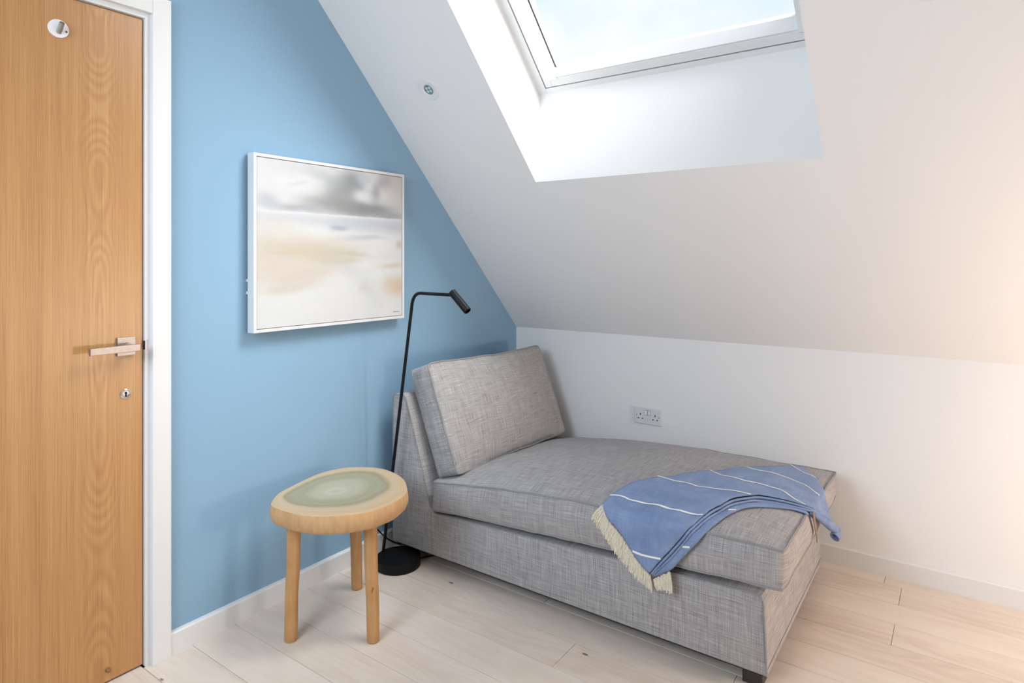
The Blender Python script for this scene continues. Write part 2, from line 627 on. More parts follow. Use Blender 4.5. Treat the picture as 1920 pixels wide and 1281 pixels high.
# floor
floor = box('floor', (-0.15, YB, -0.12), (XR, 0, -0.014), M_SUBFLOOR)
tag(floor, 'pale whitewashed oak plank floor running along the low white wall', 'floor', kind='structure')
PITCH = 0.152
joints = {1: [1.926], 3: [1.926], 0: [1.865], 6: [0.831], 8: [1.0575]}
row = 0
y_hi = 0.0
yk = -0.087
plank_rows = []
while y_hi > YB:
    y_lo = max(yk, YB)
    plank_rows.append((row, y_lo, y_hi))
    y_hi = y_lo
    yk -= PITCH
    row += 1
rnd = random.Random(11)
for row, y_lo, y_hi in plank_rows:
    w = y_hi - y_lo
    if row in (0, 2, 4) or row in joints:
        cuts = {0: [1.865, 3.7], 1: [1.926 - 1.7, 1.926, 3.6], 2: [1.2, 3.0], 3: [1.926, 3.8], 4: [1.1, 2.95],
                6: [0.831, 2.6, 4.4], 8: [1.0575, 2.9]}[row]
    elif row == 5:
        cuts = [1.35, 3.2]
    elif row == 7:
        cuts = [1.55, 3.3]
    else:
        a = rnd.uniform(1.25, 1.9)
        cuts = [a, a + 1.85]
    xs = [-0.135 if DY0 < (y_lo + y_hi) / 2 < DY1 else 0.0] + [c for c in cuts if 0 < c < XR] + [XR]
    for a, b in zip(xs[:-1], xs[1:]):
        cx, cy = (a + b) / 2, (y_lo + y_hi) / 2
        hx, hy = (b - a) / 2 - 0.0007, w / 2 - 0.0009
        bm = bmesh.new()
        t = 0.0007
        lo = [bm.verts.new((sx * hx, sy * hy, -0.014)) for sx, sy in ((-1, -1), (1, -1), (1, 1), (-1, 1))]
        mid = [bm.verts.new((sx * hx, sy * hy, -t)) for sx, sy in ((-1, -1), (1, -1), (1, 1), (-1, 1))]
        top = [bm.verts.new((sx * (hx - t), sy * (hy - t), 0)) for sx, sy in ((-1, -1), (1, -1), (1, 1), (-1, 1))]
        for A_, B_ in ((lo, mid), (mid, top)):
            for i in range(4):
                bm.faces.new((A_[i], A_[(i + 1) % 4], B_[(i + 1) % 4], B_[i]))
        bm.faces.new(top)
        o = obj_bm('plank', bm, M_FLOOR, floor)
        o.location = (cx, cy, 0)

# left (blue) gable wall with the doorway
bm = bmesh.new()
zr = lambda y: H_KNEE - y * SLOPE if y > RIDGE else H_KNEE + (y - YB) * SLOPE
for poly in ([(0.0, 0.0), (0.0, H_KNEE), (DY1, zr(DY1)), (DY1, 0.0)],
             [(DY1, DZ), (DY1, zr(DY1)), (RIDGE, Z_RIDGE), (DY0, zr(DY0)), (DY0, DZ)],
             [(DY0, 0.0), (DY0, zr(DY0)), (YB, H_KNEE), (YB, 0.0)]):
    bm_prism(bm, poly, 0, -0.14, 0.0)
bm_prism(bm, [(DY0 - 0.02, -0.12), (DY0 - 0.02, DZ + 0.02), (DY1 + 0.02, DZ + 0.02), (DY1 + 0.02, -0.12)], 0, -0.16, -0.14)  # hidden slab added behind the doorway to block sky light at the door gaps
wl = obj_bm('wall_left', bm, M_BLUE_PAINT)
tag(wl, 'sky blue painted gable wall beside the oak door', 'wall', kind='structure')

wb = box('wall_back', (-0.14, 0.0, -0.12), (XR + 0.14, 0.14, H_KNEE), M_WHITE_PAINT)
tag(wb, 'low white knee wall under the sloping ceiling', 'wall', kind='structure')
bm = bmesh.new()
bm_prism(bm, [(0.0, 0.0), (0.0, H_KNEE), (RIDGE, Z_RIDGE), (YB, H_KNEE), (YB, 0.0)], 0, XR, XR + 0.14)
wr = obj_bm('wall_right', bm, M_WHITE_PAINT)
tag(wr, 'white gable wall at the far right end of the room', 'wall', kind='structure')
wf = box('wall_front', (-0.14, YB - 0.14, -0.12), (XR + 0.14, YB, H_KNEE), M_WHITE_PAINT)
tag(wf, 'low white wall behind the camera', 'wall', kind='structure')

# sloped ceiling: four thick pieces round the skylight shaft, plus the rear slope
def yz(s, n):
    v = win(0, s, n)
    return (v.y, v.z)
bm = bmesh.new()
bm_prism(bm, [yz(0, 0), yz(OS0, 0), yz(WS0, WN), yz(-0.3, WN), (0.14, H_KNEE)], 0, -0.14, XR + 0.14)
bm_prism(bm, [yz(OS0, 0), yz(OS1, 0), yz(WS1, WN), yz(WS0, WN)], 0, -0.14, OX0)
bm_prism(bm, [yz(OS0, 0), yz(OS1, 0), yz(WS1, WN), yz(WS0, WN)], 0, OX1, XR + 0.14)
bm_prism(bm, [yz(OS1, 0), yz(S_RIDGE, 0), yz(S_RIDGE, WN), yz(WS1, WN)], 0, -0.14, XR + 0.14)
bm_prism(bm, [(RIDGE, Z_RIDGE), (YB, H_KNEE), (YB - 0.2, H_KNEE), (RIDGE, Z_RIDGE + 0.4)], 0, -0.14, XR + 0.14)
ce = obj_bm('ceiling', bm, M_WHITE_PAINT)
tag(ce, 'white sloping attic ceiling with the deep skylight shaft', 'ceiling', kind='structure')

# skirting boards
def skirting(name, axis, a, b, label):
    t, hz, e = 0.016, 0.076, 0.006
    prof = [(0.0, 0.0), (t, 0.0), (t, hz - e), (t - 0.004, hz - 0.001), (0.0, hz)]
    bm = bmesh.new()
    if axis == 'y':
        bm_prism(bm, prof, 1, a, b)          # profile in (x, z)
    else:
        bm_prism(bm, [(-p, q) for p, q in prof], 0, a, b)
    o = obj_bm(name, bm, M_TRIM)
    tag(o, label, 'baseboard', kind='structure')
    return o
skirting('baseboard_left', 'y', -1.986, -0.0005, 'white skirting board along the blue wall')
skirting('baseboard_back', 'x', 0.0165, XR, 'white skirting board along the low white wall')

# door frame
trim = empty('trim_1', (0, -2.05, 0))
tag(trim, 'white door lining and architrave round the oak door', 'door frame', kind='structure')
def T(o, root):
    o.parent = root
    o.matrix_parent_inverse = Matrix.Translation(-Vector(root.location))
    return o
AY0, AY1, AZ = -2.043, -1.985, 2.0865
T(box('architrave', (0.0, AY0, 0.0), (0.02, AY1, AZ + 0.058), M_TRIM, bevel=0.0015), trim)
T(box('architrave', (0.0, DY0 - 0.0725, 0.0), (0.02, DY0 - 0.0145, AZ + 0.058), M_TRIM, bevel=0.0015), trim)
T(box('architrave', (0.0, DY0 - 0.0145, AZ), (0.02, AY0, AZ + 0.058), M_TRIM, bevel=0.0015), trim)
T(box('door_lining', (-0.139, DY1 - 0.0002, 0.0), (0.0012, AY0 + 0.004, AZ + 0.004), M_TRIM), trim)
T(box('door_lining', (-0.139, DY0 - 0.014, 0.0), (0.0012, DY0 + 0.0002, AZ + 0.004), M_TRIM), trim)
T(box('door_lining', (-0.139, DY0, DZ - 0.0008), (0.0012, DY1, AZ + 0.004), M_TRIM), trim)
T(box('door_stop_strip', (-0.075, DY0, 0.0), (-0.055, DY0 + 0.012, DZ), M_TRIM), trim)
T(box('door_stop_strip', (-0.075, DY1 - 0.012, 0.0), (-0.055, DY1, DZ), M_TRIM), trim)
T(box('latch_recess', (-0.008, DY1 - 0.0030, 1.013), (0.0010, DY1 + 0.0035, 1.041), M_DARK), trim)
sp = T(box('strike_plate', (-0.004, DY1 + 0.0035, 1.010), (0.0016, DY1 + 0.0085, 1.044), M_STEEL, bevel=0.0004), trim)
sp['label'] = 'small metal strike plate in the white lining'

# door leaf and its furniture
DL0, DL1 = DY0 + 0.003, -2.0605
door = box('door_1', (-0.052, DL0, 0.006), (-0.010, DL1, 2.068), M_DOOR, bevel=0.001, seg=1)
tag(door, 'closed oak veneer door with brushed metal lever at the left', 'door', kind='structure')
FX_ = -0.010
lh = box('lever_handle', (FX_, -2.1385, 1.000), (FX_ + 0.009, -2.0855, 1.057), M_STEEL, door, bevel=0.001)
lh['label'] = 'brushed nickel lever handle on a square rose'
bm = bmesh.new()
bm_box(bm, (0.033, -2.231, 1.0165), (0.047, -2.092, 1.0375), 0.0012)
ob = obj_bm('lever', bm, M_STEEL, lh)
lathe('lever_neck', [(0.0135, FX_ + 0.009), (0.0135, FX_ + 0.014), (0.0095, FX_ + 0.015), (0.0095, 0.035)], M_STEEL, lh,
      xf=lambda v: Vector((v.z, v.x - 2.1085, v.y + 1.027)))
kp = lathe('keyhole_plate', [(0.0155, 0), (0.0155, 0.0025), (0.0135, 0.004), (0.004, 0.0043)], M_CHROME, door,
           xf=lambda v: Vector((FX_ + v.z, v.x - 2.112, v.y + 0.879)))
kp['label'] = 'round chrome keyhole plate'
bm = bmesh.new()
prof = [(0.0042 * math.cos(a), 0.004 + 0.0042 * math.sin(a)) for a in np.linspace(-0.9, PI + 0.9, 16)]
prof += [(-0.0032, -0.0085), (0.0032, -0.0085)]
bm_prism(bm, [(p[0] - 2.112, p[1] + 0.879) for p in prof], 0, FX_ + 0.0036, FX_ + 0.0052)
obj_bm('keyhole', bm, M_DARK, kp)
for dy in (-0.0095, 0.0095):
    lathe('screw', [(0.0026, 0), (0.0026, 0.0008), (0.0016, 0.0013)], M_CHROME, kp, seg=12,
          xf=lambda v, dy=dy: Vector((FX_ + 0.0036 + v.z, v.x - 2.112 + dy, v.y + 0.879)))
hk = lathe('coat_hook', [(0.0262, 0), (0.0262, 0.0055), (0.0255, 0.0062), (0.01, 0.0063)], M_PLASTIC2, door, seg=40,
           xf=lambda v: Vector((FX_ + v.z, v.x - 2.293, v.y + 1.969)))
hk['label'] = 'round white coat hook screwed to the door'
tube('peg', [(FX_ + 0.005, -2.293, 1.9575), (FX_ + 0.016, -2.2925, 1.968), (FX_ + 0.028, -2.292, 1.9815)], [0.0066, 0.0066, 0.0066], M_STEEL, hk, sides=20)
lathe('screw', [(0.0028, 0.006), (0.0028, 0.0068), (0.0014, 0.0070)], M_FEET, hk, seg=12,
      xf=lambda v: Vector((FX_ + v.z, v.x - 2.274, v.y + 1.964)))
ds = lathe('door_bumper', [(0.0065, 0), (0.0065, 0.006), (0.005, 0.011), (0.002, 0.013)], plain('brown_bumper', (0.22, 0.11, 0.04), 0.5), door, seg=16,
           xf=lambda v: Vector((FX_ + v.z, v.x - 2.163, v.y + 0.042)))

# ------------------------------------------------------------------ skylight window
wroot = empty('window_1', win((OX0 + OX1) / 2, WS0, WN))
tag(wroot, 'white framed roof window set deep in the sloping ceiling', 'skylight', kind='structure')

def wbox(name, x0, x1, s0, s1, n0, n1, mat, bevel=0.0015, par=None):
    bm = bmesh.new()
    bm_box(bm, (x0, s0, n0), (x1, s1, n1), bevel, 2, xf=lambda c: win(c.x, c.y, c.z))
    o = obj_bm(name, bm, mat)
    return T(o, par or wroot)

def wring(name, outer, inner, n0, n1, mat, bevel=0.0015):
    (ax0, ax1, as0, as1), (bx0, bx1, bs0, bs1) = outer, inner
    bm = bmesh.new()
    f = lambda c: win(c.x, c.y, c.z)
    bm_box(bm, (ax0, as0, n0), (bx0, as1, n1), bevel, 2, f)
    bm_box(bm, (bx1, as0, n0), (ax1, as1, n1), bevel, 2, f)
    bm_box(bm, (bx0, as0, n0), (bx1, bs0, n1), bevel, 2, f)
    bm_box(bm, (bx0, bs1, n0), (bx1, as1, n1), bevel, 2, f)
    o = obj_bm(name, bm, mat)
    return T(o, wroot)

wring('reveal_bead', (OX0, OX1 + 0.02, WS0 - 0.01, WS1 + 0.01), (0.638, 1.735, 1.294, WS1 - 0.03), WN, WN + 0.03, M_PVC)
wring('gasket', (0.636, 1.74, 1.290, WS1 - 0.02), (0.66, 1.72, 1.310, WS1 - 0.05), WN + 0.012, WN + 0.05, M_GASKET, 0)
wring('window_frame', (0.6435, 1.728, 1.2985, WS1 - 0.034), (0.677, 1.700, 1.333, WS1 - 0.06), WN, WN + 0.06, M_PVC)
wbox('stile_shade_strip', 0.6768, 0.6797, 1.331, WS1 - 0.055, WN + 0.002, WN + 0.05, plain('groove_shade_grey', (0.25, 0.25, 0.26), 0.6), 0)  # grey strip painting the shade line at the step beside the stile
wbox('sash_stile', 0.6795, 0.712, 1.331, WS1 - 0.055, WN - 0.008, WN + 0.07, M_PVC)
wbox('sash_stile', 1.671, 1.705, 1.331, WS1 - 0.055, WN - 0.008, WN + 0.07, M_PVC)
bm = bmesh.new()
vs_ = []
for xx in (0.712, 1.671):
    vs_.append([bm.verts.new(win(xx, a, b)) for a, b in ((1.333, WN + 0.004), (1.339, WN + 0.002), (1.374, WN + 0.034), (1.374, WN + 0.06), (1.333, WN + 0.06))])
for i in range(5):
    bm.faces.new((vs_[0][i], vs_[0][(i + 1) % 5], vs_[1][(i + 1) % 5], vs_[1][i]))
bm.faces.new(vs_[0]); bm.faces.new(list(reversed(vs_[1])))
T(obj_bm('sash_rail', bm, M_PVC), wroot)
wbox('sash_rail', 0.712, 1.671, WS1 - 0.11, WS1 - 0.055, WN - 0.004, WN + 0.06, M_PVC)
wbox('glazing_seal', 0.712, 0.7165, 1.374, WS1 - 0.11, WN + 0.022, WN + 0.038, M_GASKET, 0)
wbox('glazing_seal', 1.6665, 1.671, 1.374, WS1 - 0.11, WN + 0.022, WN + 0.038, M_GASKET, 0)
wbox('glazing_bead', 0.7165, 0.722, 1.374, WS1 - 0.11, WN + 0.024, WN + 0.038, M_PVC, 0)
wbox('pane', 0.712, 1.671, 1.37, WS1 - 0.105, WN + 0.036, WN + 0.040, M_GLASS, 0)
wbox('sash_screw', 0.7145, 0.7185, 1.345, 1.349, WN + 0.0015, WN + 0.004, M_PLASTIC, 0)

# ------------------------------------------------------------------ recessed downlights
def downlight(x, s, label):
    root = empty('recessed_downlight', win(x, s, 0))
    tag(root, label, 'ceiling light')
    f = lambda v: win(x + v.x, s + v.y, -v.z)
    T(lathe('trim_ring', [(0.047, 0.0), (0.047, 0.003), (0.0455, 0.0045), (0.026, 0.0055), (0.0235, 0.004), (0.0225, 0.0012)], M_PVC, None, 40, f), root)
    ln = T(lathe('lens', [(0.0225, 0.0008), (0.0225, 0.0014), (0.021, 0.0016)], M_LENS, None, 32, f), root)
    for k in range(4):
        a = PI / 4 + k * PI / 2
        g = lambda v, a=a: win(x + v.x + 0.0105 * math.cos(a), s + v.y + 0.0105 * math.sin(a), -v.z)
        o = lathe('diode', [(0.0062, 0.0012), (0.0062, 0.0024), (0.004, 0.0036)], M_LED, None, 16, g)
        o.parent = ln
    return root
downlight(0.303, 1.535, 'round white recessed downlight in the slope between blue wall and skylight')
downlight(2.055, 1.536, 'round white recessed downlight cut by the top edge, right of the skylight')

# ------------------------------------------------------------------ double socket on the knee wall
sx0, sx1, sz0, sz1 = 0.7465, 0.896, 0.4625, 0.548
sock = empty('wall_socket', ((sx0 + sx1) / 2, 0, sz0))
tag(sock, 'white double switched wall socket above the grey chaise', 'socket')
pt = T(box('socket_plate', (sx0, -0.009, sz0), (sx1, 0.0, sz1), M_PLASTIC, bevel=0.0035, seg=3), sock)
scx, scz = (sx0 + sx1) / 2, (sz0 + sz1) / 2
for dx in (-0.0085, 0.0085):
    rk = T(box('rocker_switch', (scx + dx - 0.006, -0.0128, scz + 0.006), (scx + dx + 0.006, -0.0085, scz + 0.029), M_PLASTIC2, bevel=0.0012), sock)
    rm = T(box('rocker_surround', (scx + dx - 0.0072, -0.0094, scz + 0.0048), (scx + dx + 0.0072, -0.0088, scz + 0.0302), M_GASKET), sock)
for sgn in (-1, 1):
    cx = scx + sgn * 0.0395
    for dx, z, w, hh in ((0, scz + 0.006, 0.0052, 0.0100), (-0.0111, scz - 0.0145, 0.0072, 0.0052), (0.0111, scz - 0.0145, 0.0072, 0.0052)):
        T(box('pin_hole', (cx + dx - w / 2, -0.0094, z - hh / 2), (cx + dx + w / 2, -0.0088, z + hh / 2), M_DARK), sock)
    T(lathe('screw', [(0.0032, 0.0085), (0.0032, 0.0096), (0.002, 0.0100)], M_STEEL, None, 14,
            lambda v, sgn=sgn: Vector((scx + sgn * 0.0605 + v.x, -v.z, scz + 0.0005 + v.y))), sock)

# ------------------------------------------------------------------ framed painting
PY0, PY1, PZ0, PZ1 = -1.708, -0.956, 1.034, 1.687
px0, px1 = 0.009, 0.047
pic = empty('framed_painting', (0, (PY0 + PY1) / 2, PZ0))
tag(pic, 'square beach and cloud painting in a deep white tray frame on the blue wall', 'picture')
fw = 0.0115
def mitre_bar(name, side):
    # each moulding is a mitred bar of the frame
    a = {'l': ((PY0, PZ0), (PY0, PZ1), (PY0 + fw, PZ1 - fw), (PY0 + fw, PZ0 + fw)),
         'r': ((PY1, PZ0), (PY1, PZ1), (PY1 - fw, PZ1 - fw), (PY1 - fw, PZ0 + fw)),
         't': ((PY0, PZ1), (PY1, PZ1), (PY1 - fw, PZ1 - fw), (PY0 + fw, PZ1 - fw)),
         'b': ((PY0, PZ0), (PY1, PZ0), (PY1 - fw, PZ0 + fw), (PY0 + fw, PZ0 + fw))}[side]
    bm = bmesh.new()
    bm_prism(bm, a, 0, px0, px1)
    return T(obj_bm(name, bm, M_FRAME), pic)
for sd in 'lrtb':
    mitre_bar('frame_bar', sd)
T(box('backing_board', (px0 + 0.002, PY0 + fw, PZ0 + fw), (px0 + 0.010, PY1 - fw, PZ1 - fw), plain('backing_shadow_gap', (0.45, 0.40, 0.36), 0.9)), pic)
for dz in (0.14, 0.185):
    T(box('wall_bracket', (0.0, PY0 + 0.0005, PZ0 + dz), (px0 + 0.001, PY0 + 0.012, PZ0 + dz + 0.010), M_PLASTIC), pic)

def painting_colour(U, V):
    """U 0..1 left to right, V 0..1 top to bottom; returns linear rgb"""
    rs = np.random.RandomState(3)
    def vn(U, V, fu, fv, seed):
        r = np.random.RandomState(seed).rand(40, 40)
        x, y = (U * fu) % 39, (V * fv) % 39
        i, j = x.astype(int), y.astype(int)
        fx, fy = x - i, y - j
        fx, fy = fx * fx * (3 - 2 * fx), fy * fy * (3 - 2 * fy)
        return (r[j, i] * (1 - fx) + r[j, i + 1] * fx) * (1 - fy) + (r[j + 1, i] * (1 - fx) + r[j + 1, i + 1] * fx) * fy
    Uw = U + 0.03 * (vn(U, V, 7, 9, 1) - 0.5) + 0.015 * (vn(U, V, 17, 19, 5) - 0.5)
    Vw = V + 0.022 * (vn(U, V, 6, 8, 2) - 0.5) + 0.010 * (vn(U, V, 15, 21, 6) - 0.5)
    sky = V < 0.306
    C = np.empty(U.shape + (3,))
    C[:] = np.array((240, 241, 242))
    def blob(u, v, su, sv, col, amt, mask=None, rot=0.0):
        du, dv = Uw - u, Vw - v
        if rot:
            c, s = math.cos(rot), math.sin(rot)
            du, dv = du * c + dv * s, -du * s + dv * c
        w = amt * np.exp(-((np.abs(du) / su) ** 2.4 + (np.abs(dv) / sv) ** 2.4))
        if mask is not None:
            w = w * mask
        C[:] = C * (1 - w[..., None]) + np.array(col) * w[..., None]
    S_, G_ = sky.astype(float), (~sky).astype(float)
    _b = blob
    def blob(u, v, su, sv, col, amt, mask=None, rot=0.0):
        k = 1.22 if mask is S_ and sum(col) < 630 else 1.0
        _b(u, v, su * k, sv * k, tuple(c - (9 if k > 1 else 0) for c in col), amt, mask, rot)
    blob(0.95, 0.12, 0.14, 0.22, (226, 222, 216), 0.8, S_)
    blob(0.30, 0.03, 0.20, 0.05, (226, 228, 230), 0.8, S_)
    blob(0.42, 0.07, 0.12, 0.035, (208, 212, 214), 0.8, S_, 0.15)
    blob(0.60, 0.085, 0.085, 0.07, (172, 175, 178), 0.95, S_)
    blob(0.53, 0.15, 0.09, 0.06, (178, 181, 182), 0.9, S_, -0.3)
    blob(0.44, 0.22, 0.15, 0.055, (184, 184, 182), 0.95, S_)
    blob(0.68, 0.05, 0.05, 0.03, (214, 218, 226), 0.7, S_)
    blob(0.56, 0.24, 0.14, 0.05, (178, 178, 178), 0.85, S_)
    blob(0.75, 0.255, 0.16, 0.042, (160, 163, 167), 0.95, S_)
    blob(0.90, 0.285, 0.12, 0.022, (182, 184, 188), 0.8, S_)
    blob(0.24, 0.275, 0.16, 0.022, (196, 198, 203), 0.85, S_)
    blob(0.07, 0.245, 0.06, 0.045, (208, 210, 218), 0.9, S_)
    blob(0.85, 0.045, 0.05, 0.045, (200, 198, 202), 0.8, S_)
    blob(0.785, 0.13, 0.035, 0.06, (186, 186, 190), 0.85, S_, 0.25)
    blob(0.27, 0.155, 0.13, 0.05, (240, 241, 243), 0.8, S_, 0.12)
    blob(0.685, 0.165, 0.075, 0.035, (238, 239, 241), 0.92, S_, 0.1)
    blob(0.74, 0.10, 0.04, 0.025, (226, 228, 234), 0.7, S_)
    blob(0.24, 0.13, 0.06, 0.012, (216, 218, 220), 0.5, S_, -0.2)
    # sea and wet sand
    blob(0.45, 0.345, 0.6, 0.035, (214, 218, 224), 0.75, G_)
    blob(0.80, 0.34, 0.30, 0.03, (204, 208, 216), 0.6, G_)
    blob(0.52, 0.383, 0.06, 0.017, (162, 168, 190), 0.95, G_)
    blob(0.66, 0.375, 0.22, 0.022, (212, 215, 222), 0.6, G_)
    blob(0.95, 0.37, 0.12, 0.02, (204, 208, 214), 0.7, G_)
    blob(0.80, 0.395, 0.25, 0.02, (222, 225, 230), 0.7, G_)
    blob(0.70, 0.445, 0.13, 0.02, (206, 210, 218), 0.85, G_)
    blob(0.60, 0.46, 0.1, 0.015, (216, 219, 224), 0.7, G_)
    blob(0.10, 0.40, 0.16, 0.05, (230, 224, 214), 0.6, G_)
    blob(0.24, 0.53, 0.36, 0.085, (224, 213, 194), 0.95, G_)
    blob(0.42, 0.56, 0.22, 0.05, (216, 208, 186), 0.85, G_)
    blob(0.62, 0.555, 0.10, 0.014, (212, 206, 184), 0.8, G_, 0.12)
    blob(0.20, 0.555, 0.09, 0.010, (220, 196, 170), 0.6, G_)
    blob(0.52, 0.60, 0.14, 0.02, (210, 200, 182), 0.7, G_)
    blob(0.12, 0.66, 0.30, 0.10, (230, 218, 204), 0.9, G_)
    blob(0.30, 0.69, 0.20, 0.05, (226, 214, 202), 0.8, G_, -0.3)
    blob(0.20, 0.77, 0.16, 0.03, (222, 208, 192), 0.8, G_, -0.12)
    blob(0.58, 0.66, 0.12, 0.05, (222, 220, 216), 0.6, G_, 0.5)
    blob(0.91, 0.645, 0.10, 0.022, (224, 212, 190), 0.85, G_)
    blob(0.985, 0.49, 0.035, 0.03, (218, 202, 190), 0.9, G_)
    blob(0.86, 0.58, 0.14, 0.03, (232, 232, 226), 0.6, G_)
    blob(0.94, 0.79, 0.11, 0.07, (228, 202, 176), 0.95, G_)
    blob(0.98, 0.80, 0.04, 0.035, (226, 190, 158), 0.7, G_)
    blob(0.70, 0.79, 0.04, 0.035, (226, 216, 196), 0.7, G_, -0.5)
    blob(0.76, 0.84, 0.05, 0.10, (220, 220, 218), 0.6, G_, -0.6)
    blob(0.45, 0.90, 0.7, 0.16, (240, 240, 238), 0.55, G_)
    # pale broken foam line on the horizon
    hz = np.exp(-((V - 0.3085) / 0.0035) ** 2) * (0.55 + 0.45 * (vn(U, V, 38, 2, 9) > 0.35))
    C[:] = C * (1 - hz[..., None]) + np.array((244, 245, 248)) * hz[..., None]
    C += (vn(U, V, 30, 34, 12)[..., None] - 0.5) * 3.0
    c = np.clip(C / 255, 0, 1)
    return 0.70 * np.where(c <= 0.04045, c / 12.92, ((c + 0.055) / 1.055) ** 2.4)

def build_canvas():
    g = 0.0022
    y0, y1, z0, z1 = PY0 + fw + g, PY1 - fw - g, PZ0 + fw + g, PZ1 - fw - g
    nu, nv = 131, 181
    us, vs = np.linspace(0, 1, nu), np.linspace(0, 1, nv)
    U, V = np.meshgrid(us, vs)
    xs = px1 - 0.0025
    verts = [(xs, y0 + u * (y1 - y0), z1 - v * (z1 - z0)) for v in vs for u in us]
    faces = [(j * nu + i, (j + 1) * nu + i, (j + 1) * nu + i + 1, j * nu + i + 1) for j in range(nv - 1) for i in range(nu - 1)]
    n0 = len(verts)
    xb = px0 + 0.010
    verts += [(xb, y0, z1), (xb, y1, z1), (xb, y1, z0), (xb, y0, z0)]
    c = [0, nu - 1, nv * nu - 1, (nv - 1) * nu]
    for k in range(4):
        a, b = c[k], c[(k + 1) % 4]
        faces.append((a, b, n0 + (k + 1) % 4, n0 + k))
    m = NT('painted_canvas')
    at = m.n('ShaderNodeVertexColor', layer_name='paint')
    weave = m.noise(m.coord(), 900, 1)
    m.base(m.mix(0.05, at.outputs[0], m.ramp(weave, [(0.3, (0.6, 0.6, 0.6)), (0.7, (1, 1, 1))]), 'MULTIPLY'))
    m.b.inputs['Roughness'].default_value = 0.75
    m.b.inputs['Specular IOR Level'].default_value = 0.2
    o = obj_from('canvas', verts, faces, m.m)
    ca = o.data.color_attributes.new('paint', 'FLOAT_COLOR', 'POINT')
    arr = np.ones((len(verts), 4))
    arr[:nu * nv, :3] = painting_colour(U, V).reshape(-1, 3)
    arr[nu * nv:, :3] = 0.8
    ca.data.foreach_set('color', arr.ravel())
    T(o, pic)
    # little pencil scribble in the lower right corner
    pts = []
    for k in range(46):
        t = k / 45
        pts.append((xs + 0.0006, y1 - 0.052 + 0.036 * t, z0 + 0.0185 + 0.0035 * math.sin(t * 38) * (1 - 0.45 * t) * (0.35 + 0.65 * abs(math.sin(t * 9)))))
    s = tube('signature', pts, 0.0005, plain('graphite', (0.10, 0.09, 0.09), 0.7), o, sides=4)
build_canvas()

# ------------------------------------------------------------------ chaise longue
ch = empty('chaise_longue', (0.86, -0.61, 0))
tag(ch, 'grey woven fabric chaise longue in the corner under the skylight', 'chaise longue')
CY0, CY1 = -1.05, -0.165
prof = [(0.072, 0.056), (0.070, 0.40), (0.070, 0.690), (0.078, 0.703), (0.092, 0.710), (0.136, 0.713), (0.150, 0.700),
        (0.190, 0.588), (0.25, 0.405), (0.300, 0.252), (0.318, 0.236), (0.36, 0.238), (0.8, 0.258), (1.25, 0.280),
        (1.615, 0.296), (1.633, 0.291), (1.640, 0.278), (1.646, 0.17), (1.650, 0.056)]
def chaise_frame():
    nY = 12
    ys = np.linspace(CY0, CY1, nY)
    pr = np.array(prof)
    cen = pr.mean(axis=0)
    V, F = [], []
    # rounded side edges: first and last rings pulled in a little
    def ring(y, inset):
        out = []
        for i, (x, z) in enumerate(prof):
            p0 = np.array(prof[i - 1]); p1 = np.array(prof[(i + 1) % len(prof)])
            t = p1 - p0; t /= np.linalg.norm(t)
            nrm = np.array((-t[1], t[0]))
            q = np.array((x, z)) - nrm * inset
            out.append(Vector((q[0], y, q[1])))
        return out
    rings = [ring(CY0, 0.008), ring(CY0 + 0.002, 0.003), ring(CY0 + 0.008, 0)] + [ring(y, 0) for y in ys[1:-1]] + \
            [ring(CY1 - 0.008, 0), ring(CY1 - 0.002, 0.003), ring(CY1, 0.008)]
    n = len(prof)
    for r in rings:
        V += r
    for j in range(len(rings) - 1):
        for i in range(n):
            F.append((j * n + i, j * n + (i + 1) % n, (j + 1) * n + (i + 1) % n, (j + 1) * n + i))
    F.append(tuple(reversed(range(n))))
    F.append(tuple((len(rings) - 1) * n + i for i in range(n)))
    bm = bmesh.new()
    vs = [bm.verts.new(v) for v in V]
    for f in F:
        bm.faces.new([vs[i] for i in f])
    wl_ = bm.verts.layers.float_vector.new('weave')
    for v in bm.verts:
        v[wl_] = v.co
    o = obj_bm('frame', bm, M_FABRIC, None, smooth=True)
    autosmooth(o, 40)
    return T(o, ch)
fr = chaise_frame()
# seams of the loose cover
yf = CY0 + 0.001
seams = []
inP = [(x, z) for x, z in prof]
seams.append(([(x, yf, z) for x, z in catmull([(0.150, 0.700), (0.190, 0.588), (0.25, 0.405), (0.296, 0.256)], 6)], 0.0022, False))
seams.append(([(0.300, yf - 0.0005, 0.235), (0.302, yf - 0.0008, 0.15), (0.304, yf - 0.0005, 0.06)], 0.0016, False))
seams.append(([(x, yf, z) for x, z in [(0.36, 0.2375), (0.8, 0.2575), (1.25, 0.2795), (1.615, 0.2955), (1.634, 0.290), (1.640, 0.278), (1.646, 0.17), (1.650, 0.060)]], 0.0032, False))
seams.append(([(0.074, yf, 0.06), (0.072, yf, 0.4), (0.072, yf, 0.688), (0.082, yf, 0.704), (0.136, yf, 0.712), (0.150, yf, 0.700)], 0.0022, False))
seams.append(([(x, yf - 0.0006, 0.0765) for x in np.linspace(0.075, 1.646, 8)], 0.0011, False))
seams.append(([(1.6505, y, 0.0765) for y in np.linspace(CY0, CY1, 6)], 0.0011, False))
pp = multi_tube('piping', seams, M_PIPING, fr)
T(box('underside_shade_panel', (0.085, CY0 + 0.012, 0.049), (1.636, CY1 - 0.012, 0.0562), M_DARK), ch)  # dark panel added to deepen the shade under the chaise
for x in (0.12, 1.60):
    for y in (CY0 + 0.06, CY1 - 0.06):
        T(box('leg', (x - 0.03, y - 0.03, 0.0), (x + 0.03, y + 0.03, 0.058), M_FEET, bevel=0.003), ch)

